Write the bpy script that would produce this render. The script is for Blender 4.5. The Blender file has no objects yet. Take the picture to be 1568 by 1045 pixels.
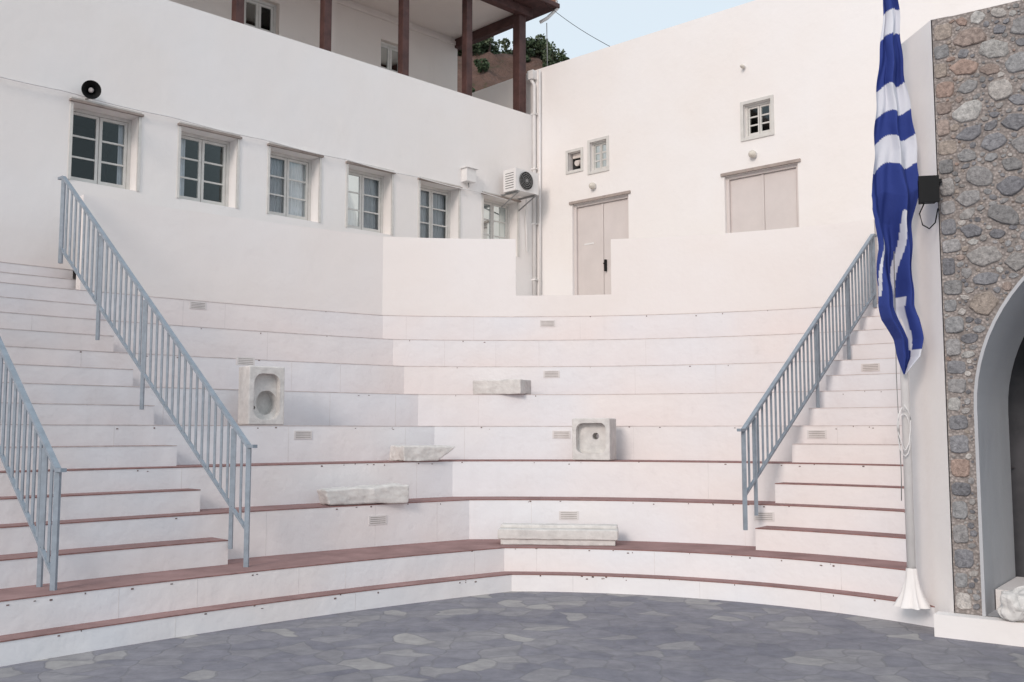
import bpy, bmesh, math, random
import numpy as np
from mathutils import Vector, Matrix, noise
random.seed(7); rnd=random.Random(11)
sc=bpy.context.scene
sc.view_settings.view_transform='Standard'
sc.view_settings.look='None'
sc.view_settings.exposure=0
# ------------------------------------------------------------------ materials
def newmat(name):
    m=bpy.data.materials.new(name); m.use_nodes=True
    nt=m.node_tree; b=nt.nodes['Principled BSDF']
    return m,nt,b
def N(nt,t,**k):
    n=nt.nodes.new(t)
    for a,v in k.items():
        n.inputs[a].default_value=v
    return n
def ramp(nt,src,stops):
    r=nt.nodes.new('ShaderNodeValToRGB'); e=r.color_ramp.elements
    while len(e)<len(stops): e.new(0.5)
    for i,(p,c) in enumerate(stops):
        e[i].position=p; e[i].color=(c if len(c)==4 else (*c,1))
    nt.links.new(src,r.inputs[0]); return r
def coords(nt,scale=(1,1,1)):
    tc=nt.nodes.new('ShaderNodeTexCoord'); mp=nt.nodes.new('ShaderNodeMapping')
    mp.inputs['Scale'].default_value=scale
    nt.links.new(tc.outputs['Object'],mp.inputs[0]); return mp.outputs[0]
def mixc(nt,f,a,b,bt='MIX'):
    m=nt.nodes.new('ShaderNodeMix'); m.data_type='RGBA'; m.blend_type=bt
    for sock,v in ((m.inputs[0],f),(m.inputs[6],a),(m.inputs[7],b)):
        if hasattr(v,'links'): nt.links.new(v,sock)
        else: sock.default_value=v if not isinstance(v,tuple) else (*v,1)[:4]
    return m.outputs[2]
def bump(nt,b,h,dist=0.01,strength=0.5):
    n=nt.nodes.new('ShaderNodeBump'); n.inputs['Distance'].default_value=dist; n.inputs['Strength'].default_value=strength
    nt.links.new(h,n.inputs['Height']); nt.links.new(n.outputs[0],b.inputs['Normal'])
def plaster(name,c1,c2,dirt=(0.55,0.50,0.45),dirtamt=0.5,rough=0.8,bs=0.35,vert=0.45):
    m,nt,b=newmat(name); v=coords(nt)
    n1=N(nt,'ShaderNodeTexNoise',Scale=0.55,Detail=2.0,Roughness=0.6); nt.links.new(v,n1.inputs['Vector'])
    r1=ramp(nt,n1.outputs[0],[(0.38,c1),(0.62,c2)])
    n2=N(nt,'ShaderNodeTexNoise',Scale=5.0,Detail=4.0,Roughness=0.7); nt.links.new(v,n2.inputs['Vector'])
    r2=ramp(nt,n2.outputs[0],[(0.60,(0,0,0)),(0.82,(dirtamt,)*3)])
    v2=coords(nt,(3.5,3.5,0.35)); n3=N(nt,'ShaderNodeTexNoise',Scale=2.0,Detail=3.0,Roughness=0.65); nt.links.new(v2,n3.inputs['Vector'])
    r3=ramp(nt,n3.outputs[0],[(0.55,(0,0,0)),(0.8,(dirtamt*vert,)*3)])
    c=mixc(nt,r2.outputs[0],r1.outputs[0],dirt); c=mixc(nt,r3.outputs[0],c,dirt)
    nt.links.new(c,b.inputs['Base Color']); b.inputs['Roughness'].default_value=rough
    b.inputs['Specular IOR Level'].default_value=0.2
    n4=N(nt,'ShaderNodeTexNoise',Scale=2.4,Detail=4.0,Roughness=0.58); nt.links.new(v,n4.inputs['Vector'])
    bump(nt,b,n4.outputs[0],0.05,bs)
    return m
def simple(name,col,rough=0.6,metal=0.0,var=0.12,scale=8,spec=0.4,bd=0.0):
    m,nt,b=newmat(name); v=coords(nt)
    n=N(nt,'ShaderNodeTexNoise',Scale=float(scale),Detail=4.0,Roughness=0.65); nt.links.new(v,n.inputs['Vector'])
    d=tuple(x*(1-var) for x in col); u=tuple(min(1,x*(1+var)) for x in col)
    r=ramp(nt,n.outputs[0],[(0.3,d),(0.7,u)]); nt.links.new(r.outputs[0],b.inputs['Base Color'])
    b.inputs['Roughness'].default_value=rough; b.inputs['Metallic'].default_value=metal; b.inputs['Specular IOR Level'].default_value=spec
    if bd: bump(nt,b,n.outputs[0],bd,0.8)
    return m
M_WALL=plaster('white_plaster',(0.87,0.825,0.80),(0.88,0.85,0.84),dirtamt=0.07,bs=.26)
M_RISER=plaster('whitewash',(0.87,0.825,0.815),(0.835,0.84,0.87),dirt=(0.5,0.47,0.46),dirtamt=0.17,bs=0.42)  # pinkish against bluish patches paint in warm sun reflected off the windows
M_BEIGE=plaster('cream_plaster',(0.76,0.69,0.645),(0.81,0.74,0.695),dirtamt=0.15)
M_TREAD=simple('red_tread_paint',(0.33,0.215,0.208),0.95,var=0.2,scale=3,spec=.05,bd=0.002)
M_LINE=simple('red_edge_paint',(0.28,0.145,0.13),0.9,var=0.35,scale=12,spec=.1)
M_EDGE=simple('nosing_shade_and_horn_core',(0.62,0.56,0.54),0.8,var=0.25,scale=9)  # grey-pink slab edge; its tone paints in the thin shadow line at nosings
M_JOINT=simple('joint_line',(0.70,0.67,0.66),0.9,var=0.15)
M_SLOT=simple('vent_slot',(0.36,0.33,0.31),0.9,var=0.2)
M_CHIP=simple('chipped_plaster',(0.20,0.14,0.13),0.9,var=0.4,scale=20)
M_CONC=simple('walkway_concrete',(0.5,0.48,0.46),0.85,var=0.15,scale=3)
M_RAIL=simple('blue_grey_rail_paint',(0.28,0.33,0.385),0.5,var=0.15,scale=14)
M_MARBLE=simple('old_marble',(0.68,0.66,0.64),0.75,var=0.14,scale=9,spec=.25,bd=0.014)
M_VENT=simple('vent_plate',(0.74,0.71,0.70),0.7,var=0.08)
M_FRAME=simple('painted_frame',(0.66,0.64,0.61),0.5,var=0.08)
M_HOOD=simple('hood_moulding',(0.38,0.32,0.29),0.8,var=0.15)
M_DOOR=simple('painted_door',(0.68,0.62,0.60),0.55,var=0.04,scale=3)
M_DARK=simple('dark_interior',(0.03,0.03,0.03),0.9)
M_CURT=simple('curtain',(0.78,0.78,0.82),0.9,var=0.08)
M_WOOD=simple('dark_red_wood',(0.075,0.034,0.03),0.6,var=0.35,scale=6)
M_BLACK=simple('black_plastic',(0.009,0.009,0.010),0.5,spec=.2)
M_PVC=simple('white_pvc',(0.80,0.78,0.77),0.4,var=0.05)
M_GREY=simple('grey_metal',(0.3,0.3,0.3),0.45,metal=0.4)
M_BRASS=simple('lamp_glass',(0.68,0.63,0.56),0.25,var=0.05)
M_TERR=simple('terracotta',(0.30,0.14,0.09),0.8,var=0.3)
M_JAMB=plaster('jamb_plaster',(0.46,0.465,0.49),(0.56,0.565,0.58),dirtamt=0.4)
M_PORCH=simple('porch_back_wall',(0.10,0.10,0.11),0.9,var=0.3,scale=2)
def mk_glass():
    m=bpy.data.materials.new('window_glass'); m.use_nodes=True; nt=m.node_tree; nt.nodes.clear()
    o=nt.nodes.new('ShaderNodeOutputMaterial'); mx=nt.nodes.new('ShaderNodeMixShader'); t=nt.nodes.new('ShaderNodeBsdfTransparent'); g=nt.nodes.new('ShaderNodeBsdfGlossy')
    t.inputs[0].default_value=(0.86,0.89,0.89,1); g.inputs[0].default_value=(0.66,0.73,0.73,1); g.inputs['Roughness'].default_value=0.05
    f=nt.nodes.new('ShaderNodeFresnel'); f.inputs[0].default_value=1.65
    nt.links.new(f.outputs[0],mx.inputs[0]); nt.links.new(t.outputs[0],mx.inputs[1]); nt.links.new(g.outputs[0],mx.inputs[2]); nt.links.new(mx.outputs[0],o.inputs[0]); return m
M_GLASS=mk_glass()
def mk_flag():
    m,nt,b=newmat('flag_cloth'); a=nt.nodes.new('ShaderNodeAttribute'); a.attribute_name='Col'
    nt.links.new(a.outputs[0],b.inputs['Base Color']); b.inputs['Roughness'].default_value=0.8; b.inputs['Specular IOR Level'].default_value=0.15
    v=coords(nt); w=N(nt,'ShaderNodeTexNoise',Scale=14.0,Detail=3.0); nt.links.new(v,w.inputs['Vector']); bump(nt,b,w.outputs[0],0.01,0.5)
    return m
M_FLAG=mk_flag()
def mk_stone():
    m,nt,b=newmat('rubble_stone'); a=nt.nodes.new('ShaderNodeAttribute'); a.attribute_name='Col'; v=coords(nt)
    n=N(nt,'ShaderNodeTexNoise',Scale=30.0,Detail=7.0,Roughness=0.75); nt.links.new(v,n.inputs['Vector'])
    r=ramp(nt,n.outputs[0],[(0.3,(0.55,0.55,0.55)),(0.7,(1.55,1.53,1.50))])
    c=mixc(nt,1.0,a.outputs[0],r.outputs[0],'MULTIPLY'); nt.links.new(c,b.inputs['Base Color']); b.inputs['Roughness'].default_value=0.95
    b.inputs['Specular IOR Level'].default_value=0.12; bump(nt,b,n.outputs[0],0.025,0.9); return m
M_STONE=mk_stone()
def mk_mortar():
    m,nt,b=newmat('pebbly_mortar'); v=coords(nt)
    n=N(nt,'ShaderNodeTexNoise',Scale=9.0,Detail=6.0,Roughness=0.7); nt.links.new(v,n.inputs['Vector'])
    r=ramp(nt,n.outputs[0],[(0.3,(0.33,0.295,0.28)),(0.55,(0.44,0.395,0.37)),(0.75,(0.55,0.49,0.46))])
    vo=N(nt,'ShaderNodeTexVoronoi',Scale=42.0); nt.links.new(v,vo.inputs['Vector'])
    r2=ramp(nt,vo.outputs[0],[(0.1,(1.12,1.1,1.1)),(0.6,(0.64,0.63,0.63))])
    c=mixc(nt,1.0,r.outputs[0],r2.outputs[0],'MULTIPLY'); nt.links.new(c,b.inputs['Base Color']); b.inputs['Roughness'].default_value=0.95
    bump(nt,b,vo.outputs[0],-0.015,0.8); return m
M_MORTAR=mk_mortar()
def mk_paving():
    m,nt,b=newmat('crazy_paving'); v=coords(nt)
    wn=N(nt,'ShaderNodeTexNoise',Scale=2.2,Detail=2.0); nt.links.new(v,wn.inputs['Vector'])
    sub=nt.nodes.new('ShaderNodeVectorMath'); sub.operation='MULTIPLY_ADD'; nt.links.new(wn.outputs[1],sub.inputs[0]); sub.inputs[1].default_value=(0.4,0.4,0); nt.links.new(v,sub.inputs[2])
    vo=N(nt,'ShaderNodeTexVoronoi',Scale=4.0,Randomness=1.0); nt.links.new(sub.outputs[0],vo.inputs['Vector']); vo.voronoi_dimensions='2D'
    ve=N(nt,'ShaderNodeTexVoronoi',Scale=4.0,Randomness=1.0); ve.feature='DISTANCE_TO_EDGE'; ve.voronoi_dimensions='2D'; nt.links.new(sub.outputs[0],ve.inputs['Vector'])
    sep=nt.nodes.new('ShaderNodeSeparateColor'); nt.links.new(vo.outputs['Color'],sep.inputs[0])
    cell=ramp(nt,sep.outputs[0],[(0.0,(0.205,0.205,0.24)),(0.45,(0.235,0.232,0.265)),(0.78,(0.265,0.26,0.28)),(1.0,(0.36,0.35,0.35))])
    n=N(nt,'ShaderNodeTexNoise',Scale=6.0,Detail=6.0,Roughness=0.7); nt.links.new(v,n.inputs['Vector'])
    r=ramp(nt,n.outputs[0],[(0.3,(0.78,0.78,0.79)),(0.7,(1.22,1.21,1.19))])
    c=mixc(nt,1.0,cell.outputs[0],r.outputs[0],'MULTIPLY')
    n5=N(nt,'ShaderNodeTexNoise',Scale=0.5,Detail=3.0); nt.links.new(v,n5.inputs['Vector']); r5=ramp(nt,n5.outputs[0],[(0.35,(0.84,0.84,0.87)),(0.65,(1.14,1.13,1.10))])
    c=mixc(nt,1.0,c,r5.outputs[0],'MULTIPLY')
    j=ramp(nt,ve.outputs[0],[(0.015,(.5,.5,.5)),(0.06,(0,0,0))])
    c=mixc(nt,j.outputs[0],c,(0.19,0.186,0.20)); nt.links.new(c,b.inputs['Base Color'])
    b.inputs['Roughness'].default_value=0.75; b.inputs['Specular IOR Level'].default_value=0.2
    jh=ramp(nt,ve.outputs[0],[(0.0,(0,0,0)),(0.05,(1,1,1))]); hh=mixc(nt,0.35,jh.outputs[0],n.outputs[0]); bump(nt,b,hh,0.008,0.5); return m
M_PAVE=mk_paving()
# ------------------------------------------------------------------ mesh builder
class MB:
    def __init__(s,name,mats,parent=None):
        s.name=name;s.mats=mats;s.v=[];s.f=[];s.mi=[];s.sm=[];s.col=None;s.parent=parent
    def face(s,pts,m=0,sm=False):
        i=len(s.v); s.v+= [tuple(p) for p in pts]; s.f.append(tuple(range(i,i+len(pts)))); s.mi.append(m); s.sm.append(sm)
    def box8(s,p,m=0):
        i=len(s.v); s.v+=[tuple(q) for q in p]
        for f in ((3,2,1,0),(4,5,6,7),(0,1,5,4),(1,2,6,5),(2,3,7,6),(3,0,4,7)):
            s.f.append(tuple(i+k for k in f)); s.mi.append(m); s.sm.append(False)
    def fbox(s,F,s0,s1,o0,o1,z0,z1,m=0):
        s.box8([F(s0,o0,z0),F(s1,o0,z0),F(s1,o1,z0),F(s0,o1,z0),F(s0,o0,z1),F(s1,o0,z1),F(s1,o1,z1),F(s0,o1,z1)],m)
    def tube(s,path,r,m=0,n=8,caps=True):
        path=[Vector(p) for p in path]; rings=[]
        rr=r if isinstance(r,(list,tuple)) else [r]*len(path)
        for k,p in enumerate(path):
            t=(path[min(k+1,len(path)-1)]-path[max(k-1,0)]).normalized()
            u=t.cross(Vector((0,0,1)))
            if u.length<1e-3: u=t.cross(Vector((1,0,0)))
            u.normalize(); w=t.cross(u); i=len(s.v)
            for a in range(n):
                an=2*math.pi*(a+.5)/n; s.v.append(tuple(p+(u*math.cos(an)+w*math.sin(an))*rr[k]))
            rings.append(i)
        for a,b in zip(rings[:-1],rings[1:]):
            for k in range(n):
                s.f.append((a+k,a+(k+1)%n,b+(k+1)%n,b+k)); s.mi.append(m); s.sm.append(n>4)
        if caps:
            for a in (rings[0],rings[-1]): s.f.append(tuple(a+k for k in range(n))); s.mi.append(m); s.sm.append(False)
    def build(s,bevel=0,fixn=True):
        me=bpy.data.meshes.new(s.name); me.from_pydata(s.v,[],s.f)
        for m in s.mats: me.materials.append(m)
        me.polygons.foreach_set('material_index',s.mi); me.polygons.foreach_set('use_smooth',s.sm)
        if s.col is not None:
            ca=me.color_attributes.new('Col','FLOAT_COLOR','POINT')
            ca.data.foreach_set('color',[x for c in s.col for x in (*c,1)])
        if fixn:
            bm=bmesh.new(); bm.from_mesh(me); bmesh.ops.recalc_face_normals(bm,faces=bm.faces); bm.to_mesh(me); bm.free()
        o=bpy.data.objects.new(s.name,me); sc.collection.objects.link(o)
        if s.parent: o.parent=s.parent
        if bevel:
            b=o.modifiers.new('bevel','BEVEL'); b.width=bevel; b.segments=2; b.limit_method='ANGLE'; b.angle_limit=math.radians(40)
        return o
def empty(name):
    e=bpy.data.objects.new(name,None); sc.collection.objects.link(e); return e
def frame(P,d,n):
    def F(s,o,z): return (P[0]+d[0]*s+n[0]*o,P[1]+d[1]*s+n[1]*o,z)
    return F
# ------------------------------------------------------------------ plan geometry
CL=(10.4,-4.84);CC=(-.09,5.66)
oL=[0,0,.19,1.02,1.52,2.04,2.58,3.13,3.66,4.19]
oC=[0,0,.18,.94,1.42,1.91,2.43,2.97,3.5,4.03]
zt=[0,.166,.40,.82,1.22,1.61,2.0,2.38,2.77,3.15]
WALKZ=3.45; PARZ=4.26
def PL(deg,o,z=0):
    a=math.radians(deg); R=18+o; return (CL[0]-R*math.sin(a),CL[1]+R*math.cos(a),z)
def PC(deg,o,z=0):
    a=math.radians(deg); R=4.19+o; return (CC[0]+R*math.sin(a),CC[1]+R*math.cos(a),z)
def corner(ol,oc):
    r0=18+ol;r1=4.19+oc; dx=CC[0]-CL[0];dy=CC[1]-CL[1];d=math.hypot(dx,dy)
    a=(r0*r0-r1*r1+d*d)/(2*d);h=math.sqrt(max(0,r0*r0-a*a)); mx=CL[0]+a*dx/d;my=CL[1]+a*dy/d
    c=[(mx+h*dy/d,my-h*dx/d),(mx-h*dy/d,my+h*dx/d)]
    p=max(c,key=lambda q:q[1])
    return math.degrees(math.atan2(CL[0]-p[0],p[1]-CL[1])),math.degrees(math.atan2(p[0]-CC[0],p[1]-CC[1]))
LEND=58.;CEND=54.;STL=43.4
def bC(o): return 30+.95*o
seat=empty('amphitheatre_seating')
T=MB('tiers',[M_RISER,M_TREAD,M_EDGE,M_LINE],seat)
def strip(P,a0,a1,b0,b1,oa,za,ob,zb,m,n=40):
    for i in range(n):
        t0=i/n;t1=(i+1)/n
        T.face([P(a0+(a1-a0)*t0,oa,za),P(a0+(a1-a0)*t1,oa,za),P(b0+(b1-b0)*t1,ob,zb),P(b0+(b1-b0)*t0,ob,zb)],m)
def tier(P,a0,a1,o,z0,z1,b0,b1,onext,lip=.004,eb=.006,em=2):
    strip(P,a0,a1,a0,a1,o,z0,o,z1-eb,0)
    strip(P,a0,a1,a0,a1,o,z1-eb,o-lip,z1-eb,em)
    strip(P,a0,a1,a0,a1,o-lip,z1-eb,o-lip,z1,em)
    strip(P,a0,a1,b0,b1,o-lip,z1,onext,z1,1)
cornL={};cornC={}
for k in range(1,10):
    cl,cc=corner(oL[k],oC[k]); cornL[k]=cl; cornC[k]=cc
cornL[10],cornC[10]=corner(4.22,4.06)
oLn=oL+[4.22]; oCn=oC+[4.06]
for k in range(1,10):
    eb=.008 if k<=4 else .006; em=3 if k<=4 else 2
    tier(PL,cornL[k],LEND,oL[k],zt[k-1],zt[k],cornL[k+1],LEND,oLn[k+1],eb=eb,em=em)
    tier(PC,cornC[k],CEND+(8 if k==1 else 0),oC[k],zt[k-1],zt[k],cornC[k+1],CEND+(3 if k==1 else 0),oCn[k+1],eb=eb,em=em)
def halfsteps(P,o,start,end):
    oo=list(o)
    for k in range(2,9):
        oh=(oo[k]+oo[k+1])/2
        if k==2: oh=oo[3]-.30
        zh=(zt[k]+zt[k+1])/2; on=oo[k+1]
        a0=start(oh); a1=end
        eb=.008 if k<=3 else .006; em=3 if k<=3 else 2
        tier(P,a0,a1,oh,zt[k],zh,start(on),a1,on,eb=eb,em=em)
        T.face([P(a0,oh,zt[k]),P(a0,oh,zh),P(start(on),on,zh),P(start(on),on,zt[k])],0)
    a0=start(oo[9]); o1=oo[9]+.25; o2=oo[9]+.50
    strip(P,a0,end,a0,end,oo[9]+.0,zt[9]-.0005,o1,zt[9]-.0005,1)
    tier(P,a0,end,o1,zt[9]-.0005,3.30,a0,end,o2)
    tier(P,a0,end,o2,3.30,WALKZ,a0,end,oo[9]+1.2)
    T.face([P(a0,o1,3.15),P(a0,o1,3.30),P(a0,o2,3.30),P(a0,o2,3.15)],0)
halfsteps(PL,oL,lambda o:STL,LEND)
halfsteps(PC,oC,bC,CEND)
T.build()
P_=MB('parapet',[M_WALL],seat)
def parapet(P,a0,a1,of,ob,z0,z1,b0=None,n=40):
    b0=a0 if b0 is None else b0
    for i in range(n):
        t0=i/n;t1=(i+1)/n
        f0=a0+(a1-a0)*t0;f1=a0+(a1-a0)*t1;g0=b0+(a1-b0)*t0;g1=b0+(a1-b0)*t1
        P_.face([P(f0,of,z0),P(f1,of,z0),P(f1,of,z1),P(f0,of,z1)],0)
        P_.face([P(g0,ob,z0),P(g1,ob,z0),P(g1,ob,z1),P(g0,ob,z1)],0)
        P_.face([P(f0,of,z1),P(f1,of,z1),P(g1,ob,z1),P(g0,ob,z1)],0)
    P_.face([P(a1,of,z0),P(a1,ob,z0),P(a1,ob,z1),P(a1,of,z1)],0)
    P_.face([P(a0,of,z0),P(b0,ob,z0),P(b0,ob,z1),P(a0,of,z1)],0)
cb=corner(4.36,4.20)
parapet(PL,cornL[10],43.6,4.22,4.36,2.9,PARZ,cb[0])
parapet(PC,cornC[10],1.0,4.06,4.20,2.9,PARZ,cb[1])
parapet(PC,1.0,10.3,4.06,4.20,2.9,WALKZ,n=10)
parapet(PC,10.3,34.6,4.06,4.20,2.9,PARZ-.03)
P_.build(fixn=True)
J=MB('riser_joints',[M_JOINT,M_CHIP],seat)
def tang(P,deg,o,z,w,h,proud,m,mb=J):
    p=Vector(P(deg,o-proud,z)); q=Vector(P(deg+.05,o-proud,z)); d=(q-p).normalized()
    back=(Vector(P(deg,o+.01,z))-p)
    a=p-d*w/2;b=p+d*w/2
    up=Vector((0,0,h)); mb.box8([a,b,b+back,a+back,a+up,b+up,b+back+up,a+back+up],m)
for k in range(1,10):
    for P,o,a0,a1 in ((PL,oL,cornL[k],LEND-2),(PC,oC,cornC[k],CEND-4)):
        R=18+o[k] if P is PL else 4.19+o[k]
        a=a0+rnd.uniform(1,3)*(18/R if P is PC else .5)
        while a<a1:
            if rnd.random()<.55: tang(P,a,o[k],zt[k-1]+.004,.003,zt[k]-zt[k-1]-.02,.0015,0)
            a+=math.degrees(rnd.uniform(.45,1.5)/R)
        for _ in range(14 if k<=5 else 6):
            a=rnd.uniform(a0+.5,a1); tang(P,a,o[k],zt[k]-.014-rnd.uniform(0.0,.03),rnd.uniform(.005,.022),rnd.uniform(.005,.014),.003,1)
J.build()
V=MB('vent_grilles',[M_VENT,M_SLOT],seat)
def vent(P,deg,o,zc,w=.21,h=.092):
    tang(P,deg,o,zc-h/2,w,h,.006,0,V)
    for i in range(4): tang(P,deg,o,zc-h/2+.014+i*.019,w*.82,.006,.0075,1,V)
for deg,k,z in ((40.0,8,3.09),(40.3,6,2.31),(39.1,5,1.51),(38.15,3,.66)): vent(PL,deg,oL[k] if k!=8 else oL[9],z)
for deg,k,z in ((4.1,9,3.05),(4.8,7,2.28),(6.3,5,1.51),(7.8,3,.655)): vent(PC,deg,oC[k],z)
for deg,k,z in ((36.1,7,2.28),(33.5,5,1.515),(30.6,3,.70)): vent(PC,deg,oC[k],z)
V.build()
W=MB('walkway',[M_CONC],seat)
a=math.radians(45.5);dl=(-math.sin(a),-math.cos(a));nl=(-math.cos(a),math.sin(a))
a=math.radians(48);dr=(math.sin(a),-math.cos(a));nr=(math.cos(a),math.sin(a))
K=(.41,17.5); FL=frame(K,dl,nl); FR=frame(K,dr,nr)
for i in range(30):
    t0=i/30;t1=(i+1)/30
    f=lambda t:PL(cb[0]+(LEND-cb[0])*t,4.72,WALKZ-.004); g=lambda t:FL(2+11*t,0,WALKZ-.004)
    W.face([f(t0),f(t1),g(t1),g(t0)],0)
    f2=lambda t:PC(cb[1]+(CEND-cb[1])*t,4.56,WALKZ-.004); g2=lambda t:FR(1+8*t,0,WALKZ-.004)
    W.face([f2(t0),f2(t1),g2(t1),g2(t0)],0)
    f3=lambda t,o:PL(cb[0]+(43.38-cb[0])*t,o,WALKZ-.004); f4=lambda t,o:PC(cb[1]+(33.8-cb[1])*t,o,WALKZ-.004)
    W.face([f3(t0,4.36),f3(t1,4.36),f3(t1,4.72),f3(t0,4.72)],0); W.face([f4(t0,4.20),f4(t1,4.20),f4(t1,4.56),f4(t0,4.56)],0)
W.face([PL(cb[0],4.37,WALKZ-.004),PL(cb[0],4.72,WALKZ-.004),FL(2,0,WALKZ-.004),FL(0,0,WALKZ-.004),FR(1,0,WALKZ-.004),PC(cb[1],4.56,WALKZ-.004),PC(cb[1],4.21,WALKZ-.004)],0)
W.build()
# ------------------------------------------------------------------ buildings
def wallh(mb,F,s0,s1,z0,z1,holes,depth,m=0):
    ss=sorted({s0,s1,*[h[0] for h in holes],*[h[1] for h in holes]}); zs=sorted({z0,z1,*[h[2] for h in holes],*[h[3] for h in holes]})
    for a,b in zip(ss[:-1],ss[1:]):
        for c,d in zip(zs[:-1],zs[1:]):
            x=(a+b)/2;y=(c+d)/2
            if any(h[0]<x<h[1] and h[2]<y<h[3] for h in holes): continue
            mb.face([F(a,0,c),F(b,0,c),F(b,0,d),F(a,0,d)],m)
    for h in holes:
        a,b,c,d=h[:4]
        mb.face([F(a,0,c),F(a,depth,c),F(a,depth,d),F(a,0,d)],m); mb.face([F(b,0,c),F(b,depth,c),F(b,depth,d),F(b,0,d)],m)
        mb.face([F(a,0,c),F(b,0,c),F(b,depth,c),F(a,depth,c)],m); mb.face([F(a,0,d),F(b,0,d),F(b,depth,d),F(a,depth,d)],m)
def window(name,F,s0,s1,z0,z1,dep,leaves,rows,parent,curt=None,fw=.045,hood=True,sw=.042):
    w=MB(name,[M_FRAME,M_GLASS,M_CURT,M_DARK,M_HOOD],parent)
    o0=dep-.06;o1=dep+.0
    w.fbox(F,s0,s0+fw,o0,o1,z0,z1,0);w.fbox(F,s1-fw,s1,o0,o1,z0,z1,0);w.fbox(F,s0+fw,s1-fw,o0,o1,z1-fw,z1,0);w.fbox(F,s0+fw,s1-fw,o0,o1,z0,z0+fw,0)
    a0=s0+fw;a1=s1-fw;lw=(a1-a0)/leaves
    for i in range(leaves):
        l0=a0+i*lw+.004;l1=a0+(i+1)*lw-.004;p0=o0+.012;p1=o1-.012
        b0=z0+fw+.004;b1=z1-fw-.004
        w.fbox(F,l0,l0+sw,p0,p1,b0,b1,0);w.fbox(F,l1-sw,l1,p0,p1,b0,b1,0);w.fbox(F,l0+sw,l1-sw,p0,p1,b0,b0+sw*1.3,0);w.fbox(F,l0+sw,l1-sw,p0,p1,b1-sw,b1,0)
        for r in range(1,rows):
            zz=b0+sw+(b1-b0-2*sw)*r/rows; w.fbox(F,l0+sw,l1-sw,p0+.006,p1-.006,zz-.011,zz+.011,0)
        w.face([F(l0+sw,p0+.015,b0+sw),F(l1-sw,p0+.015,b0+sw),F(l1-sw,p0+.015,b1-sw),F(l0+sw,p0+.015,b1-sw)],1)
        if curt and curt[i]:
            c0,c1=curt[i]; n=18
            for q in range(n):
                u0=l0+(l1-l0)*(c0+(c1-c0)*q/n);u1=l0+(l1-l0)*(c0+(c1-c0)*(q+1)/n)
                w.face([F(u0,o1+.03+.014*math.sin(q*1.7),b0),F(u1,o1+.03+.014*math.sin((q+1)*1.7),b0),F(u1,o1+.03+.014*math.sin((q+1)*1.7),b1),F(u0,o1+.03+.014*math.sin(q*1.7),b1)],2,True)
    D=.7
    w.face([F(s0,dep+D,z0),F(s1,dep+D,z0),F(s1,dep+D,z1),F(s0,dep+D,z1)],3)
    for q in (s0,s1): w.face([F(q,dep,z0),F(q,dep+D,z0),F(q,dep+D,z1),F(q,dep,z1)],3)
    for q in (z0,z1): w.face([F(s0,dep,q),F(s1,dep,q),F(s1,dep+D,q),F(s0,dep+D,q)],3)
    if hood:
        w.fbox(F,s0-.05,s1+.05,-.045,.01,z1+.004,z1+.030,4); w.fbox(F,s0-.03,s1+.03,-.025,.01,z1+.030,z1+.055,0)
        w.fbox(F,s0-.035,s0,-.015,.01,z0,z1,0); w.fbox(F,s1,s1+.035,-.015,.01,z0,z1,0)
    return w.build()
lb=empty('white_balcony_building')
WL=[(8.08,7.26),(6.69,5.87),(5.36,4.54),(4.03,3.21),(2.64,1.82),(1.26,.44)]
WZ0=4.585
holes=[(b,a,WZ0,5.55) for a,b in WL]
L=MB('front_wall',[M_WALL,M_WOOD,M_BEIGE,M_TERR],lb)
wallh(L,FL,0,15,0,7.2,holes,.26)
L.face([FL(0,0,7.2),FL(15,0,7.2),FL(15,.22,7.2),FL(0,.22,7.2)],0); L.face([FL(0,.22,6.4),FL(15,.22,6.4),FL(15,.22,7.2),FL(0,.22,7.2)],0)
L.face([FL(0,.22,6.4),FL(15,.22,6.4),FL(15,1.9,6.4),FL(0,1.9,6.4)],2)
L.build()
UH=[(1.45,2.03,7.3,8.62),(4.12,4.76,7.3,8.62),(7.0,7.64,7.3,8.62)]
FU=lambda s,o,z: FL(s,o+1.9,z)
U=MB('upper_storey',[M_BEIGE,M_WOOD,M_BEIGE,M_TERR],lb)
wallh(U,FU,.19,15,6.4,9.12,UH,.16,0)
U.face([FU(.19,0,6.4),FU(.19,6,6.4),FU(.19,6,9.12),FU(.19,0,9.12)],0)
U.face([FL(.19,.0,9.12),FL(15,.0,9.12),FL(15,1.9,9.12),FL(.19,1.9,9.12)],0)
U.fbox(FL,.1,15,-.05,.10,9.0,9.16,1)
U.fbox(FL,.12,.26,.10,2.0,8.93,9.11,1)
U.fbox(FL,-.25,15,-.40,8,9.165,9.25,1)
U.fbox(FL,-.22,15,-.36,8,9.25,9.40,3)
U.fbox(FL,.19,15,1.87,1.9,8.98,9.06,2)
U.fbox(FU,3.05,3.16,-.09,0,6.4,9.1,0)
for s_,wd in ((.2,.17),(1.5,.13),(2.87,.13),(4.35,.13),(5.8,.13),(7.25,.13),(8.7,.13)):
    U.fbox(FL,s_,s_+wd,.02,.02+wd,7.2,9.0,1)
U.build(bevel=.008)
for i,h in enumerate(UH): window('upper_window_%d'%i,FU,h[0],h[1],h[2],h[3],.16,2,3,lb,hood=False)
cur=[[(.0,.25),None],[None,(.55,1)],[(0,.9),(.0,.8)],[(.0,1),(.05,1)],[(.05,1),(0,1)],[(0,.8),(.2,1)]]
for i,(a_,b_) in enumerate(WL): window('window_%d'%i,FL,b_,a_,WZ0,5.55,.26,2,3,lb,curt=cur[i],sw=.036)
rb=empty('white_corner_building')
B=MB('walls',[M_WALL,M_HOOD,M_CONC],rb)
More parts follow.
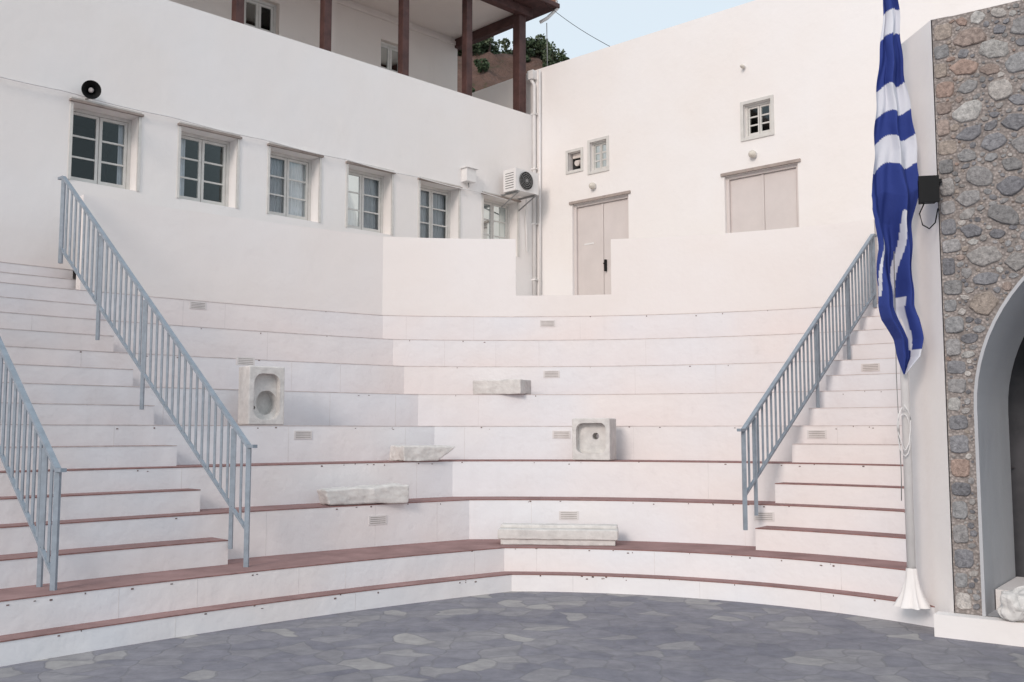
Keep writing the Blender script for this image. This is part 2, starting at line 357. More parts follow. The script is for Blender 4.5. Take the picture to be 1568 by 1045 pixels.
RH=[(.85,2.03,3.45,5.45),(3.82,5.02,3.45,5.43),(.77,1.05,6.05,6.37),(1.25,1.60,5.96,6.46),(4.17,4.62,5.96,6.47)]
wallh(B,FR,0,10,0,8.05,RH,.16)
Q=FL(0,4,0)
def z_(p,z): return (p[0],p[1],z)
B.face([FR(0,0,8.05),FR(10,0,8.05),FR(10,.25,8.05),FR(.25,.25,8.05),(*FL(-.2,4,0)[:2],8.05),z_(Q,8.05)],0)
B.face([FR(0,0,6.0),z_(Q,6.0),z_(Q,8.05),FR(0,0,8.05)],0)
B.face([FR(.25,.25,7.6),FR(10,.25,7.6),FR(10,7,7.6),FR(.25,7,7.6)],2)
B.face([FR(.25,.25,7.6),FR(10,.25,7.6),FR(10,.25,8.05),FR(.25,.25,8.05)],0)
B.face([FR(10,0,0),FR(10,7,0),FR(10,7,8.05),FR(10,0,8.05)],0)
for a_,b_,z1 in ((.85,2.03,5.45),(3.82,5.02,5.43)):
    B.fbox(FR,a_-.05,b_+.05,-.03,.01,z1,z1+.045,1)
B.build()
D=MB('doors',[M_DOOR,M_BLACK,M_PVC],rb)
for a_,b_,z1 in ((.85,2.03,5.45),(3.82,5.02,5.43)):
    D.fbox(FR,a_,a_+.05,.05,.13,3.45,z1);D.fbox(FR,b_-.05,b_,.05,.13,3.45,z1);D.fbox(FR,a_+.05,b_-.05,.05,.13,z1-.05,z1)
    m_=(a_+b_)/2
    for l0,l1 in ((a_+.05,m_-.004),(m_+.004,b_-.05)):
        D.fbox(FR,l0,l1,.09,.13,3.45,z1-.053)
        D.fbox(FR,l0+.02,l1-.02,.082,.09,3.5,z1-.08)
    D.fbox(FR,m_-.02,m_+.02,.07,.082,3.45,z1-.06)
D.fbox(FR,1.50,1.53,.03,.075,4.22,4.42,1); D.fbox(FR,1.50,1.515,.0,.035,4.34,4.36,1)
D.fbox(FR,1.05,1.25,.074,.084,4.72,4.75,2)
D.build(bevel=.004)
window('small_window_0',FR,1.25,1.60,5.96,6.46,.12,2,3,rb,hood=False,fw=.03,sw=.02)
window('small_window_1',FR,4.17,4.62,5.96,6.47,.12,2,3,rb,hood=False,fw=.035,sw=.025)
sw=MB('window_surrounds',[M_FRAME,M_DARK,M_BEIGE],rb)
for (a_,b_,c_,d_) in RH[2:]:
    t=.05
    sw.fbox(FR,a_-t,a_,-.02,.01,c_-t,d_+t);sw.fbox(FR,b_,b_+t,-.02,.01,c_-t,d_+t);sw.fbox(FR,a_,b_,-.02,.01,d_,d_+t);sw.fbox(FR,a_-.0,b_+.0,-.02,.01,c_-t,c_)
sw.fbox(FR,.77,1.05,.12,.16,6.05,6.37,1)
sw.tube([FR(.93,.12,6.20),FR(.93,.03,6.17)],.05,2,16); sw.fbox(FR,.80,1.02,.08,.11,6.28,6.36,2)
sw.build(bevel=.004)
pp=MB('downpipe',[M_PVC])
pp.tube([FR(.03,-.05,3.45),FR(.03,-.05,7.75),FR(-.02,-.07,7.86),FR(-.02,-.02,7.95)],.035,0,10); pp.tube([FR(.16,-.05,3.45),FR(.16,-.05,8.0)],.022,0,8)
for z in (4.2,5.2,6.2,7.2): pp.fbox(FR,-.02,.08,-.09,0,z,z+.03)
pp.fbox(FR,-.08,.06,-.12,0,7.86,8.02); pp.build()
def lamp(p,r,name='wall_lamp'):
    m=MB(name,[M_BRASS,M_PVC]); c=Vector(p); nn=Vector((-nr[0],-nr[1],0))
    m.tube([c,c+nn*.03],r*.9,1,14)
    pr=[(.03,r*.95),(.06,r),(.09,r*.85),(.115,r*.5),(.125,r*.1)]
    m.tube([c+nn*q[0] for q in pr],[q[1] for q in pr],0,14); m.build()
lamp(FR(1.33,0,5.69),.06);lamp(FR(4.33,0,5.67),.06);lamp(FR(4.20,0,7.05),.03)
cb_=MB('wall_cable',[M_PVC]); pts=[]
for i in range(60):
    s_=9.6-9.0*i/59; pts.append(FL(s_,-.06,5.66-.02*abs(math.sin(s_*2.3))-.012*(9.6-s_)))
cb_.tube(pts,.009,0,6); cb_.build()
ub=MB('junction_box',[M_PVC,M_GREY]); ub.fbox(FL,1.55,1.76,-.14,0,5.68,5.90); ub.fbox(FL,1.52,1.79,-.17,0,5.90,5.915,0); ub.tube([FL(1.64,-.05,5.68),FL(1.64,-.05,5.60)],.012,1); ub.build(bevel=.006)
ac=empty('air_conditioner'); A=MB('casing',[M_PVC,M_DARK,M_GREY],ac)
FA=frame(FL(.92,-.44,0)[:2],(-dl[0],-dl[1]),nl); az=-.10
A.fbox(FA,0,.56,.0,.30,5.72+az,6.10+az,0)
A.tube([FA(.24,-.004,5.91+az),FA(.24,-.02,5.91+az)],.155,1,28)
for r in (.155,.12,.085,.05):
    A.tube([FA(.24+r*math.cos(t*math.pi/12),-.026,5.91+az+r*math.sin(t*math.pi/12)) for t in range(25)],.004,2,5)
for t in range(0,12): A.tube([FA(.24,-.03,5.91+az),FA(.24+.155*math.cos(t*math.pi/6),-.03,5.91+az+.155*math.sin(t*math.pi/6))],.002,2,4)
A.tube([FA(.24,-.02,5.91+az),FA(.24,-.034,5.91+az)],.03,2,12)
for i in range(7): A.fbox(FA,-.003,0,.05,.25,5.77+az+i*.042,5.78+az+i*.042,1)
for q in (.08,.50): A.fbox(FA,q-.015,q+.015,0,.44,5.69+az,5.72+az,2); A.tube([FA(q,.03,5.69+az),FA(q,.43,5.50+az)],.012,2)
A.tube([FA(.54,.28,5.8+az),FA(.62,.36,5.5),FA(.66,.41,5.3),FA(.70,.42,4.7)],.014,0,6)
A.build(bevel=.006)
hn=empty('horn_loudspeaker'); H_=MB('horn',[M_BLACK,M_GREY,M_EDGE],hn)
hp=Vector(FL(7.93,-.12,5.69)); hd=Vector((.45,-.87,-.2)).normalized()
H_.tube([hp-hd*.10,hp-hd*.02,hp,hp+hd*.06,hp+hd*.13,hp+hd*.19,hp+hd*.20],[.05,.055,.03,.04,.065,.105,.112],0,24,caps=False)
H_.tube([hp+hd*.20,hp+hd*.185,hp+hd*.13,hp+hd*.09],[.108,.094,.052,.03],0,24,caps=False)
H_.tube([hp+hd*.20,hp+hd*.205],[.116,.116],1,24,caps=False)
H_.tube([hp+hd*.08,hp+hd*.15,hp+hd*.16],[.030,.032,.015],2,14)
H_.tube([FL(7.93,0,5.62),hp-hd*.05+Vector((0,0,-.08)),hp-hd*.05],.012,1,6); H_.build()
# ------------------------------------------------------------------ stone building
SP=(3.38,7.75);Sd=(.8,-.6);Sn=(.6,.8);FS=frame(SP,Sd,Sn)
sb=empty('stone_building')
AC=1.66;AR=1.44;AZ=1.72;ST=4.84;SL=4.6
m_=MB('mortar_wall',[M_MORTAR,M_JAMB,M_WALL,M_PORCH,M_DOOR],sb)
for a_,b_ in ((0,AC-AR),(AC+AR,SL)): m_.face([FS(a_,0,.17),FS(b_,0,.17),FS(b_,0,ST),FS(a_,0,ST)],0)
n=40; arc=[(AC-AR*math.cos(math.pi*i/n),AZ+AR*math.sin(math.pi*i/n)) for i in range(n+1)]
for (a_,za),(b_,zb) in zip(arc[:-1],arc[1:]): m_.face([FS(a_,0,za),FS(b_,0,zb),FS(b_,0,ST),FS(a_,0,ST)],0)
outl=[(AC-AR,.17)]+arc+[(AC+AR,.17)]
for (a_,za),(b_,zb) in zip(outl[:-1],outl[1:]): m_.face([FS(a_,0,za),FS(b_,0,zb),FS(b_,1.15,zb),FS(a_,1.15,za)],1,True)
def rim(p,w): 
    a_,z=p
    if z<=AZ: return (a_-w if a_<AC else a_+w,z)
    dx=a_-AC;dz=z-AZ;l=math.hypot(dx,dz); return (AC+dx*(l+w)/l,AZ+dz*(l+w)/l)
for p,q in zip(outl[:-1],outl[1:]):
    P1=rim(p,.024);Q1=rim(q,.024)
    m_.face([FS(p[0],-.02,p[1]),FS(q[0],-.02,q[1]),FS(Q1[0],-.02,Q1[1]),FS(P1[0],-.02,P1[1])],1)
    m_.face([FS(P1[0],-.02,P1[1]),FS(Q1[0],-.02,Q1[1]),FS(Q1[0],0,Q1[1]),FS(P1[0],0,P1[1])],1)
    m_.face([FS(p[0],-.02,p[1]),FS(q[0],-.02,q[1]),FS(q[0],0,q[1]),FS(p[0],0,p[1])],1)
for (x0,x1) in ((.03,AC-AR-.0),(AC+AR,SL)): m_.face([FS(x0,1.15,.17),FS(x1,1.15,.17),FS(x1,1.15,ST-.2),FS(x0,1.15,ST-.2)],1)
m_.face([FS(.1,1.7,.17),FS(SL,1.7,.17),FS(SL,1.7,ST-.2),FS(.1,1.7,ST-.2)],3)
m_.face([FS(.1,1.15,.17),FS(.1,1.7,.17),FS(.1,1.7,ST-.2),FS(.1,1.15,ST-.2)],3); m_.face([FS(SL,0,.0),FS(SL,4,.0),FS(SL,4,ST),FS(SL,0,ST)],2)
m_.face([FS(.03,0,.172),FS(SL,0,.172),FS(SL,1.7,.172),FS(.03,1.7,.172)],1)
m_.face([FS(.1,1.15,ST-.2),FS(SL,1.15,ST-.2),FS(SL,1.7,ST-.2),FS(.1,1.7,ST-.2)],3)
m_.face([FS(.0,0,ST),FS(SL,0,ST),FS(SL,5,ST),FS(.3,5,ST)],2)
m_.fbox(FS,AC-AR+.01,AC+AR-.01,.30,1.14,.173,.33,2)
m_.fbox(FS,AC-AR+.12,AC-AR+.95,1.60,1.66,.34,2.4,3)
A0=Vector((3.375,7.757,0));B0=Vector((3.315,8.45,0));C0=Vector((5.6,12.9,0))
for p,q in ((A0,B0),(B0,C0)):
    m_.face([(p.x,p.y,0),(q.x,q.y,0),(q.x,q.y,ST+.01),(p.x,p.y,ST+.01)],2)
m_.face([(A0.x,A0.y,ST+.01),(B0.x,B0.y,ST+.01),(C0.x,C0.y,ST+.01),(8.5,12,ST+.01),FS(1.0,.5,ST+.01),FS(.12,.01,ST+.01)],2)
m_.fbox(FS,-.12,SL,-.14,.0,0.0,.168,2)
m_.build()
S=MB('rubble_stones',[M_STONE],sb); S.col=[]
greys=[(.28,.28,.30),(.33,.33,.34),(.24,.24,.26),(.38,.37,.375),(.31,.305,.31),(.36,.345,.34)]
warm=[(.40,.30,.26),(.38,.31,.28),(.42,.36,.32)]; pale=[(.55,.52,.50),(.50,.49,.48)]
def stone(s,z,rx,rz,h,pw,col,rs):
    n=18; base=len(S.v); rot=rs.uniform(-.08,.08) if pw>4 else rs.uniform(-.5,.5)
    kc=rs.randint(5,7); ca=sorted([2*math.pi*(i+rs.uniform(-.3,.3))/kc for i in range(kc)]); 
    def prof(t):
        if pw>4:
            c=math.cos(t);q=math.sin(t); return (abs(c)**pw+abs(q)**pw)**(-1/pw)
        best=9
        for cang in ca:
            dd=math.cos(t-cang)
            if dd>.05: best=min(best,.90/dd)
        return min(best,1.22)
    jit=[rs.uniform(.95,1.05) for _ in range(n)]
    tilt=(rs.uniform(-.35,.35),rs.uniform(-.35,.35))
    for ri,(k,o) in enumerate(((1,0.004),(.96,-.60),(.86,-.92),(.5,-1.0))):
        for i in range(n):
            t=2*math.pi*i/n; r=prof(t)*jit[i]
            x0=math.cos(t)*r*k;y0=math.sin(t)*r*k
            oo=o if ri==0 else o*h*(1+tilt[0]*x0+tilt[1]*y0+rs.uniform(-.12,.12))
            x=x0*rx;y=y0*rz
            x,y=x*math.cos(rot)-y*math.sin(rot),x*math.sin(rot)+y*math.cos(rot)
            S.v.append(FS(max(.004,s+x),oo,min(ST,max(.18,z+y)))); S.col.append(col)
    S.v.append(FS(max(.01,s),-h*1.0,z)); S.col.append(col)
    for r in range(3):
        for i in range(n):
            a=base+r*n+i;b=base+r*n+(i+1)%n; S.f.append((a,b,b+n,a+n)); S.mi.append(0); S.sm.append(r==0 or r==1)
    for i in range(n): S.f.append((base+3*n+i,base+3*n+(i+1)%n,base+4*n)); S.mi.append(0); S.sm.append(False)
def scol(rs,z,s):
    u=rs.random()
    if s<.20 and z>3.6: c=rs.choice(warm) if u<.75 else rs.choice(greys)
    elif u<.80: c=rs.choice(greys)
    elif u<.88: c=rs.choice(warm)
    else: c=rs.choice(pale)
    k=rs.uniform(.85,1.12); return tuple(x*k for x in c)
rs=random.Random(5); placed=[]
z=.19
while z<ST-.1:
    h=rs.uniform(.11,.17); w=rs.choice((.10,.15,.12,.15)); w=min(w,.15 if z<2.6 else .19)
    stone(w*.5+.004,z+h/2,w*.46,h*.42,rs.uniform(.010,.018),5,scol(rs,z,.05),rs); placed.append([w*.5,z+h/2,w*.52,h*.5]); z+=h+.016
def okarch(s,z,rx,rz):
    m=max(rx,rz)*.9
    d=math.hypot(s-AC,z-AZ) if z>AZ else abs(s-AC)
    return d>AR+.035+m
pa=np.array(placed)
for rad,tries,asp in ((.098,1500,1.3),(.078,4000,1.35),(.058,7000,1.35),(.042,10000,1.25),(.029,14000,1.2),(.020,14000,1.15),(.012,12000,1.1)):
    for _ in range(tries):
        smax=SL-.05 if rad>.03 else 1.3
        s=rs.uniform(.02,smax);z=rs.uniform(.2,ST-.03)
        rx=rad*asp*rs.uniform(.75,1.15);rz=rad*rs.uniform(.7,1.05)
        if s-rx<.0 or z+rz>ST or z-rz<.18 or not okarch(s,z,rx,rz): continue
        ex=(pa[:,2]+rx)*1.0;ez=(pa[:,3]+rz)*1.0
        if (((pa[:,0]-s)/ex)**2+((pa[:,1]-z)/ez)**2<1.0).any(): continue
        pa=np.vstack([pa,[s,z,rx,rz]])
        stone(s,z,rx*.93,rz*.93,min(.020,.007+rad*.14)*rs.uniform(.8,1.2),2.5,scol(rs,z,s),rs)
S.build(fixn=True)
# ------------------------------------------------------------------ railings
def railing(name,P0,z0,h0,P1,z1,h1):
    R=MB(name,[M_RAIL]); a=Vector((*P0,0));b=Vector((*P1,0)); Ln=(b-a).length; d=(b-a)/Ln
    side=Vector((-d.y,d.x,0))
    def bar(p,q,w,h):
        R.box8([p-side*w/2-Vector((0,0,h/2)),q-side*w/2-Vector((0,0,h/2)),q+side*w/2-Vector((0,0,h/2)),p+side*w/2-Vector((0,0,h/2)),
                p-side*w/2+Vector((0,0,h/2)),q-side*w/2+Vector((0,0,h/2)),q+side*w/2+Vector((0,0,h/2)),p+side*w/2+Vector((0,0,h/2))])
    def vb(p,za,zb,w):
        R.box8([(p.x-w/2,p.y-w/2,za),(p.x+w/2,p.y-w/2,za),(p.x+w/2,p.y+w/2,za),(p.x-w/2,p.y+w/2,za),(p.x-w/2,p.y-w/2,zb),(p.x+w/2,p.y-w/2,zb),(p.x+w/2,p.y+w/2,zb),(p.x-w/2,p.y+w/2,zb)])
    zt0=z0+h0;zt1=z1+h1; zb0=z0+.33;zb1=z1+.12
    A=a+Vector((0,0,zt0));Bq=b+Vector((0,0,zt1))
    bar(A,Bq,.045,.032); bar(A-d*.09,A,.045,.028); bar(Bq,Bq+d*.1,.045,.028)
    bar(a+Vector((0,0,zb0)),b+Vector((0,0,zb1)),.03,.028)
    vb(a,z0,zt0-.01,.038); vb(b,z1-.05,zt1-.01,.038)
    n=int(Ln/.10)
    for i in range(1,n):
        t=i/n; p=a+(b-a)*t; vb(p,zb0+(zb1-zb0)*t,zt0+(zt1-zt0)*t-.015,.019)
        if i in (2,n//2,int(n*.75)): 
            vb(p+d*.03,zb0+(zb1-zb0)*t-.34,zt0+(zt1-zt0)*t-.015,.032)
    return R.build()
railing('stair_railing',(-2.26,8.60),.38,1.04,(-5.0,10.9),3.45,.92)
railing('stair_railing',(-3.33,7.36),.166,1.10,(-6.05,9.77),3.45,.95)
railing('stair_railing',(2.25,9.72),.60,.96,(4.56,12.42),3.15,.87)
# ------------------------------------------------------------------ flagpole, flag, floodlight
fp=MB('flagpole',[M_PVC,M_GREY,M_WALL]); bx,by=3.165,8.02
# white canvas wrap gathered round the foot of the pole
prof=[(.168,.115),(.20,.10),(.26,.078),(.33,.060),(.40,.048),(.47,.040)]; n=40; base=len(fp.v)
for z,r in prof:
    for i in range(n):
        t=2*math.pi*i/n; rr=r*(1+(.22*math.sin(7*t+z*4)+.10*math.sin(11*t+1))*min(1,(r-.036)/.06)); fp.v.append((bx+rr*math.cos(t),by+rr*math.sin(t),z))
for a in range(len(prof)-1):
    for i in range(n):
        q=base+a*n; fp.f.append((q+i,q+(i+1)%n,q+n+(i+1)%n,q+n+i)); fp.mi.append(2); fp.sm.append(True)
fp.tube([(bx,by,.168),(bx-.0,by,3.5),(bx-.01,by,5.75)],[.034,.032,.026],0,16)
pr=[(5.75,.026),(5.77,.045),(5.81,.055),(5.85,.045),(5.87,.01)]
fp.tube([(bx-.01,by,q[0]) for q in pr],[q[1] for q in pr],1,14)
fp.tube([(bx-.07,by-.05,3.0),(bx-.085,by-.05,2.0),(bx-.08,by-.05,1.62),(bx-.07,by-.045,1.2),(bx-.075,by-.04,1.0)],.004,1,5)
lo=[(bx-.07+.05*math.sin(t/14*2*math.pi)+.03,by-.055,1.52+.17*math.cos(t/14*2*math.pi)) for t in range(15)]
fp.tube(lo,.005,0,5); fp.tube([(p[0]+.01*math.sin(i),p[1]-.012,p[2]+.05+.02*math.cos(i*2)) for i,p in enumerate(lo)],.005,0,5)
fp.build()
rows=[(5.60,3.10,3.15),(5.44,3.07,3.145),(5.10,3.04,3.15),(4.71,3.01,3.175),(4.32,2.965,3.20),(3.86,2.905,3.25),(3.60,2.88,3.27),(3.45,2.855,3.285),(3.33,2.87,3.27),(3.24,2.90,3.25),(3.0,2.93,3.23),(2.76,2.93,3.21),(2.55,2.95,3.215),(2.44,2.975,3.25),(2.28,3.06,3.26),(2.14,3.09,3.245),(2.0,3.115,3.13)]
fl=MB('greek_flag',[M_FLAG]); fl.col=[]
NR,NC=430,90; BL=(.038,.062,.26);WH=(.72,.73,.79)
zz=[r[0] for r in rows][::-1];l_=[r[1] for r in rows][::-1];r_=[r[2] for r in rows][::-1]
for i in range(NR+1):
    z=5.60-3.6*i/NR; x0=float(np.interp(z,zz,l_));x1=float(np.interp(z,zz,r_))
    for j in range(NC+1):
        u=j/NC
        wdt=x1-x0
        low=max(0,min(1,(3.42-z)/.2))
        fold=.040*math.sin(u*9.5+z*1.3+1.2*u*math.sin(z*1.9))+.018*math.sin(u*19+z*2.9+1)+.006*math.sin(u*31-z*5)
        fold*=min(1,wdt/.2)
        xx=x0+wdt*u+.010*math.sin(u*12+z*4)*min(1,wdt/.2)
        yy=by-.10-.06*(1-low)+fold*(1+.7*low)
        fl.v.append((xx+.006*math.sin(z*17),yy,z+(.03*math.sin(u*9.5+z*1.3)+.05*u)*(1-low)))
        zs=z-.03*math.sin(u*3.1)+.022*math.sin(u*9.5)
        c=BL
        if zs>3.28:
            if 4.93>zs>4.72 or 4.30>zs>4.07 or 3.86>zs>3.63: c=WH
        else:
            uu=u+.07*math.sin(z*3.2)
            if z>2.62: c=WH if (.57<uu<.66 or .06<uu<.11) else BL
            elif z>2.2: c=WH if (.55<uu<.80) else BL
            else: c=WH if uu>.78 else BL
        fl.col.append(c)
for i in range(NR):
    for j in range(NC):
        a=i*(NC+1)+j; fl.f.append((a,a+1,a+NC+2,a+NC+1)); fl.mi.append(0); fl.sm.append(True)
fl.build(fixn=False)
fd=MB('floodlight',[M_BLACK,M_GREY]); FF=frame((3.225,7.72),(.98,-.2),(.2,.98))
fd.fbox(FF,-.02,.10,-.10,.0,3.33,3.52,0); fd.fbox(FF,-.035,.115,-.12,-.10,3.32,3.53,0); fd.fbox(FF,.05,.16,-.004,.05,3.50,3.53,0)
fd.tube([FF(.02,.0,3.33),FF(-.02,-.03,3.25),FF(.0,-.03,3.16),FF(.05,-.02,3.13),FF(.10,.0,3.18),FF(.13,.03,3.3)],.006,0,6); fd.build(bevel=.008)
# ------------------------------------------------------------------ marble pieces
def apply_mods(o):
    dg=bpy.context.evaluated_depsgraph_get(); me=bpy.data.meshes.new_from_object(o.evaluated_get(dg)); o.modifiers.clear(); o.data=me
def marble(name,size,loc,rotdeg,shape=None,amp=.008,seed=0,cuts=None,bev=.012,mat=None):
    bm=bmesh.new(); bmesh.ops.create_cube(bm,size=1)
    for v in bm.verts: v.co=Vector((v.co.x*size[0],v.co.y*size[1],(v.co.z+.5)*size[2]))
    if shape: shape(bm)
    me=bpy.data.meshes.new(name); bm.to_mesh(me); bm.free()
    o=bpy.data.objects.new(name,me); sc.collection.objects.link(o); me.materials.append(mat or M_MARBLE)
    b=o.modifiers.new('b','BEVEL'); b.width=bev; b.segments=3
    tmp=[]
    for cm in (cuts or []):
        c=bpy.data.objects.new('cut',cm); sc.collection.objects.link(c); tmp.append(c)
        q=o.modifiers.new('c','BOOLEAN'); q.operation='DIFFERENCE'; q.solver='EXACT'; q.object=c
    if not cuts:
        r=o.modifiers.new('s','SUBSURF'); r.subdivision_type='SIMPLE'; r.levels=4
    bpy.context.view_layer.update(); apply_mods(o)
    for c in tmp: bpy.data.objects.remove(c)
    for v in o.data.vertices:
        p=v.co; nz=noise.noise_vector(p*7+Vector((seed,)*3)); nz2=noise.noise_vector(p*22+Vector((seed,)*3)) if not cuts else Vector((0,0,0)); v.co=p+nz*amp+nz2*amp*.35
        v.co.z=max(v.co.z,0)
    o.data.update()
    o.location=loc; o.rotation_euler=(0,0,math.radians(rotdeg)); return o
def boxm(cx,cy,cz,sx,sy,sz,bev=.0):
    bm=bmesh.new(); bmesh.ops.create_cube(bm,size=1)
    for v in bm.verts: v.co=Vector((v.co.x*sx+cx,v.co.y*sy+cy,v.co.z*sz+cz))
    if bev:
        es=[e for e in bm.edges if abs((e.verts[0].co-e.verts[1].co).y)>sy*.9]
        bmesh.ops.bevel(bm,geom=es,offset=bev,segments=5,affect='EDGES',profile=.5)
    me=bpy.data.meshes.new('c'); bm.to_mesh(me); bm.free(); return me
def cylm(cx,cy,cz,r,dep,n=28,sx=1,sz=1):
    bm=bmesh.new(); bmesh.ops.create_cone(bm,cap_ends=True,segments=n,radius1=r,radius2=r,depth=dep)
    bmesh.ops.rotate(bm,verts=bm.verts,cent=(0,0,0),matrix=Matrix.Rotation(math.pi/2,3,'X'))
    for v in bm.verts: v.co=Vector((v.co.x*sx+cx,v.co.y+cy,v.co.z*sz+cz))
    me=bpy.data.meshes.new('c'); bm.to_mesh(me); bm.free(); return me
marble('marble_basin',(.44,.30,.47),PC(10.2,1.42+.17,1.222),-20,amp=.006,seed=3,bev=.012,
  cuts=[boxm(0,-.13,.25,.34,.16,.34,.07),cylm(.03,0,.27,.040,.5)])
marble('marble_basin',(.41,.26,.62),PL(40.3,2.04+.14,1.612),40.0,amp=.006,seed=9,bev=.015,
  cuts=[boxm(.0,-.12,.30,.30,.14,.48,.10),cylm(.03,-.05,.24,.115,.26,sz=1.1),cylm(-.11,0,.18,.022,.5)])
o=marble('marble_bench',(1.22,.34,.10),PC(6.9,.33+.20,.458),-6.5,amp=.004,seed=1,bev=.01)
o2=marble('bench_foot',(1.16,.30,.056),(0,.0,-.056),0,amp=.003,seed=2,bev=.006); o2.parent=o
o3=marble('bench_back_fillet',(1.20,.18,.035),(0,.07,.098),0,amp=.003,seed=5,bev=.008); o3.parent=o
def irr1(bm):
    for v in bm.verts:
        if v.co.x<0: v.co.y*=.6; v.co.z*=.85; 
        if v.co.x<0 and v.co.z<.05: v.co.x+=.05
marble('marble_slab',(.88,.42,.185),PL(38.5,1.02+.14,.822),34,shape=irr1,amp=.014,seed=12,bev=.02)
def irr2(bm):
    for v in bm.verts:
        if v.co.x>0 and v.co.z<.05: v.co.x-=.22
        if v.co.x<0 and v.co.y<0: v.co.x+=.03
marble('marble_fragment',(.66,.34,.165),PL(35.45,1.52+.12,1.222),28,shape=irr2,amp=.014,seed=22,bev=.015)
marble('marble_block',(.66,.34,.18),PC(-.3,2.43+.15,2.002),-24,amp=.009,seed=31,bev=.012)
marble('rough_stone',(.34,.26,.20),FS(.50,-.0,.17),-30,amp=.06,seed=44,bev=.03)
# ------------------------------------------------------------------ ground, hill, trees
g=MB('ground',[M_PAVE]); g.face([(-400,-400,0),(400,-400,0),(400,400,0),(-400,400,0)]); g.build()
def mk_hill():
    m,nt,b=newmat('hill_rock'); v=coords(nt)
    n=N(nt,'ShaderNodeTexNoise',Scale=.28,Detail=7.0,Roughness=.72); nt.links.new(v,n.inputs['Vector'])
    r=ramp(nt,n.outputs[0],[(.36,(.07,.085,.035)),(.43,(.17,.10,.075)),(.55,(.24,.14,.11)),(.72,(.34,.25,.21))])
    nt.links.new(r.outputs[0],b.inputs['Base Color']); b.inputs['Roughness'].default_value=.95
    n2=N(nt,'ShaderNodeTexNoise',Scale=.9,Detail=7.0,Roughness=.7); nt.links.new(v,n2.inputs['Vector']); bump(nt,b,n2.outputs[0],1.2,1.0); return m
hl=MB('hill',[mk_hill()]); NX,NY=150,90
def hz(x,y):
    t=max(0,min(1,(y-34)/26)); t=t*t*(3-2*t)
    hgt=24.0-.22*x if x>-20 else 28.4
    hgt=max(3,hgt - max(0,x-3.2)*1.0)
    rk=abs(noise.noise(Vector((x*.35,y*.35,9))))
    return hgt*t+ (1.2*noise.noise(Vector((x*.12,y*.12,0)))+1.6*rk+.5*noise.noise(Vector((x*1.1,y*1.1,3))))*t-.05
for j in range(NY+1):
    for i in range(NX+1):
        x=-60+110*i/NX;y=30+70*j/NY; hl.v.append((x,y,hz(x,y)))
for j in range(NY):
    for i in range(NX):
        a=j*(NX+1)+i; hl.f.append((a,a+1,a+NX+2,a+NX+1)); hl.mi.append(0); hl.sm.append(True)
hl.build(fixn=False)
def mk_leaf():
    m,nt,b=newmat('foliage'); a=nt.nodes.new('ShaderNodeAttribute'); a.attribute_name='Col'; nt.links.new(a.outputs[0],b.inputs['Base Color']); b.inputs['Roughness'].default_value=.8; return m
M_LEAF=mk_leaf(); M_BARK=simple('bark',(.09,.06,.045),.9)
tr=MB('hillside_trees',[M_LEAF,M_BARK]); tr.col=[]
r2=random.Random(4)
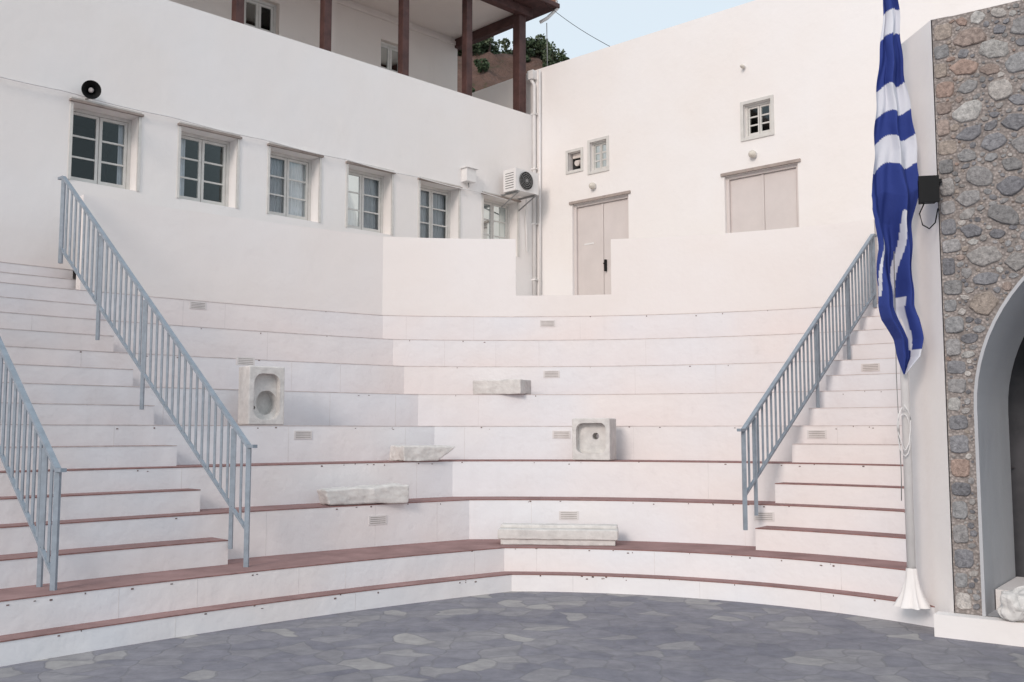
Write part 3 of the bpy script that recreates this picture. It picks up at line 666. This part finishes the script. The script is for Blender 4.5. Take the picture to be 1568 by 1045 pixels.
for q_ in range(52):
    x=r2.uniform(-7,5.2);y=r2.uniform(57,61) if q_<38 else r2.uniform(50,56);z=hz(x,y); R=r2.uniform(.5,1.0)*(1 if q_<38 else .55)
    if x>1.5: R*=.7
    a0=len(tr.v); tr.tube([(x,y,z-.3),(x+.1,y,z+R*.8),(x+.25*R,y,z+R*1.3)],[.12,.08,.03],1,6); tr.col+=[(.1,.07,.05)]*(len(tr.v)-a0)
    for c in range(7):
        cx=x+r2.gauss(0,R*.5);cy=y+r2.gauss(0,R*.5);cz=z+R*.8+r2.gauss(0,R*.35);cr=R*r2.uniform(.3,.6)
        base=r2.choice([(.06,.09,.045),(.045,.07,.035),(.085,.11,.06)])
        for q in range(80):
            d=Vector((r2.gauss(0,1),r2.gauss(0,1),r2.gauss(0,1))).normalized()*cr*r2.uniform(.6,1.05)
            p=Vector((cx,cy,cz))+d; u=Vector((r2.gauss(0,1),r2.gauss(0,1),r2.gauss(0,1))).normalized()*.10; w=u.cross(Vector((r2.gauss(0,1),r2.gauss(0,1),r2.gauss(0,1)))).normalized()*.08
            k=r2.uniform(.7,1.4)
            tr.face([p-u,p+w,p+u,p-w],0); tr.col+=[tuple(e*k for e in base)]*4
tr.build(fixn=False)
am=MB('antenna_mast',[M_GREY]); am.tube([(.64,17.46,8.04),(.63,17.46,8.92)],.008,0,6); am.build()
ow=MB('overhead_wire',[M_BLACK]); w0=Vector((.45,17.3,9.34)); w1=Vector(FR(1.65,.1,8.07))
ow.tube([w0+(w1-w0)*t/10-Vector((0,0,.06*math.sin(math.pi*t/10))) for t in range(11)],.005,0,5); ow.build()
gp=MB('gutter_pipe',[M_PVC]); gp.tube([FL(-.20,-.36,9.3),FL(-.22,-.36,9.16),FL(-.12,-.2,9.0),FL(-.02,-.12,8.92)],.03,0,8); gp.build()
# ------------------------------------------------------------------ camera, light
cam=bpy.data.cameras.new('camera'); co=bpy.data.objects.new('camera',cam); sc.collection.objects.link(co); sc.camera=co
cam.sensor_width=36; cam.lens=35.0; cam.clip_end=2000
co.location=(0,0,1.55); co.rotation_euler=(math.radians(90+5.17),0,0)
EL=26; AZ_=math.radians(208)
w=bpy.data.worlds.new('World'); sc.world=w; w.use_nodes=True; nt=w.node_tree
sky=nt.nodes.new('ShaderNodeTexSky'); sky.sky_type='NISHITA'; sky.sun_disc=False; sky.sun_elevation=math.radians(EL); sky.sun_rotation=AZ_
sky.air_density=1.0; sky.dust_density=2.0; sky.ozone_density=1.0
# thin high haze that whitens the clear sky (same everywhere, seen by every ray)
hz_=mixc(nt,.85,sky.outputs[0],(5.5,6.15,6.6))
nt.links.new(hz_,nt.nodes['Background'].inputs[0]); nt.nodes['Background'].inputs[1].default_value=.15
sl=bpy.data.lights.new('sun','SUN'); sl.energy=1.4; sl.angle=math.radians(16); sl.color=(1,.87,.79)
so=bpy.data.objects.new('sun',sl); sc.collection.objects.link(so)
dv=Vector((-math.sin(AZ_)*math.cos(math.radians(EL)),-math.cos(AZ_)*math.cos(math.radians(EL)),-math.sin(math.radians(EL))))
so.rotation_euler=dv.to_track_quat('-Z','Y').to_euler(); so.location=(-8,-15,12)
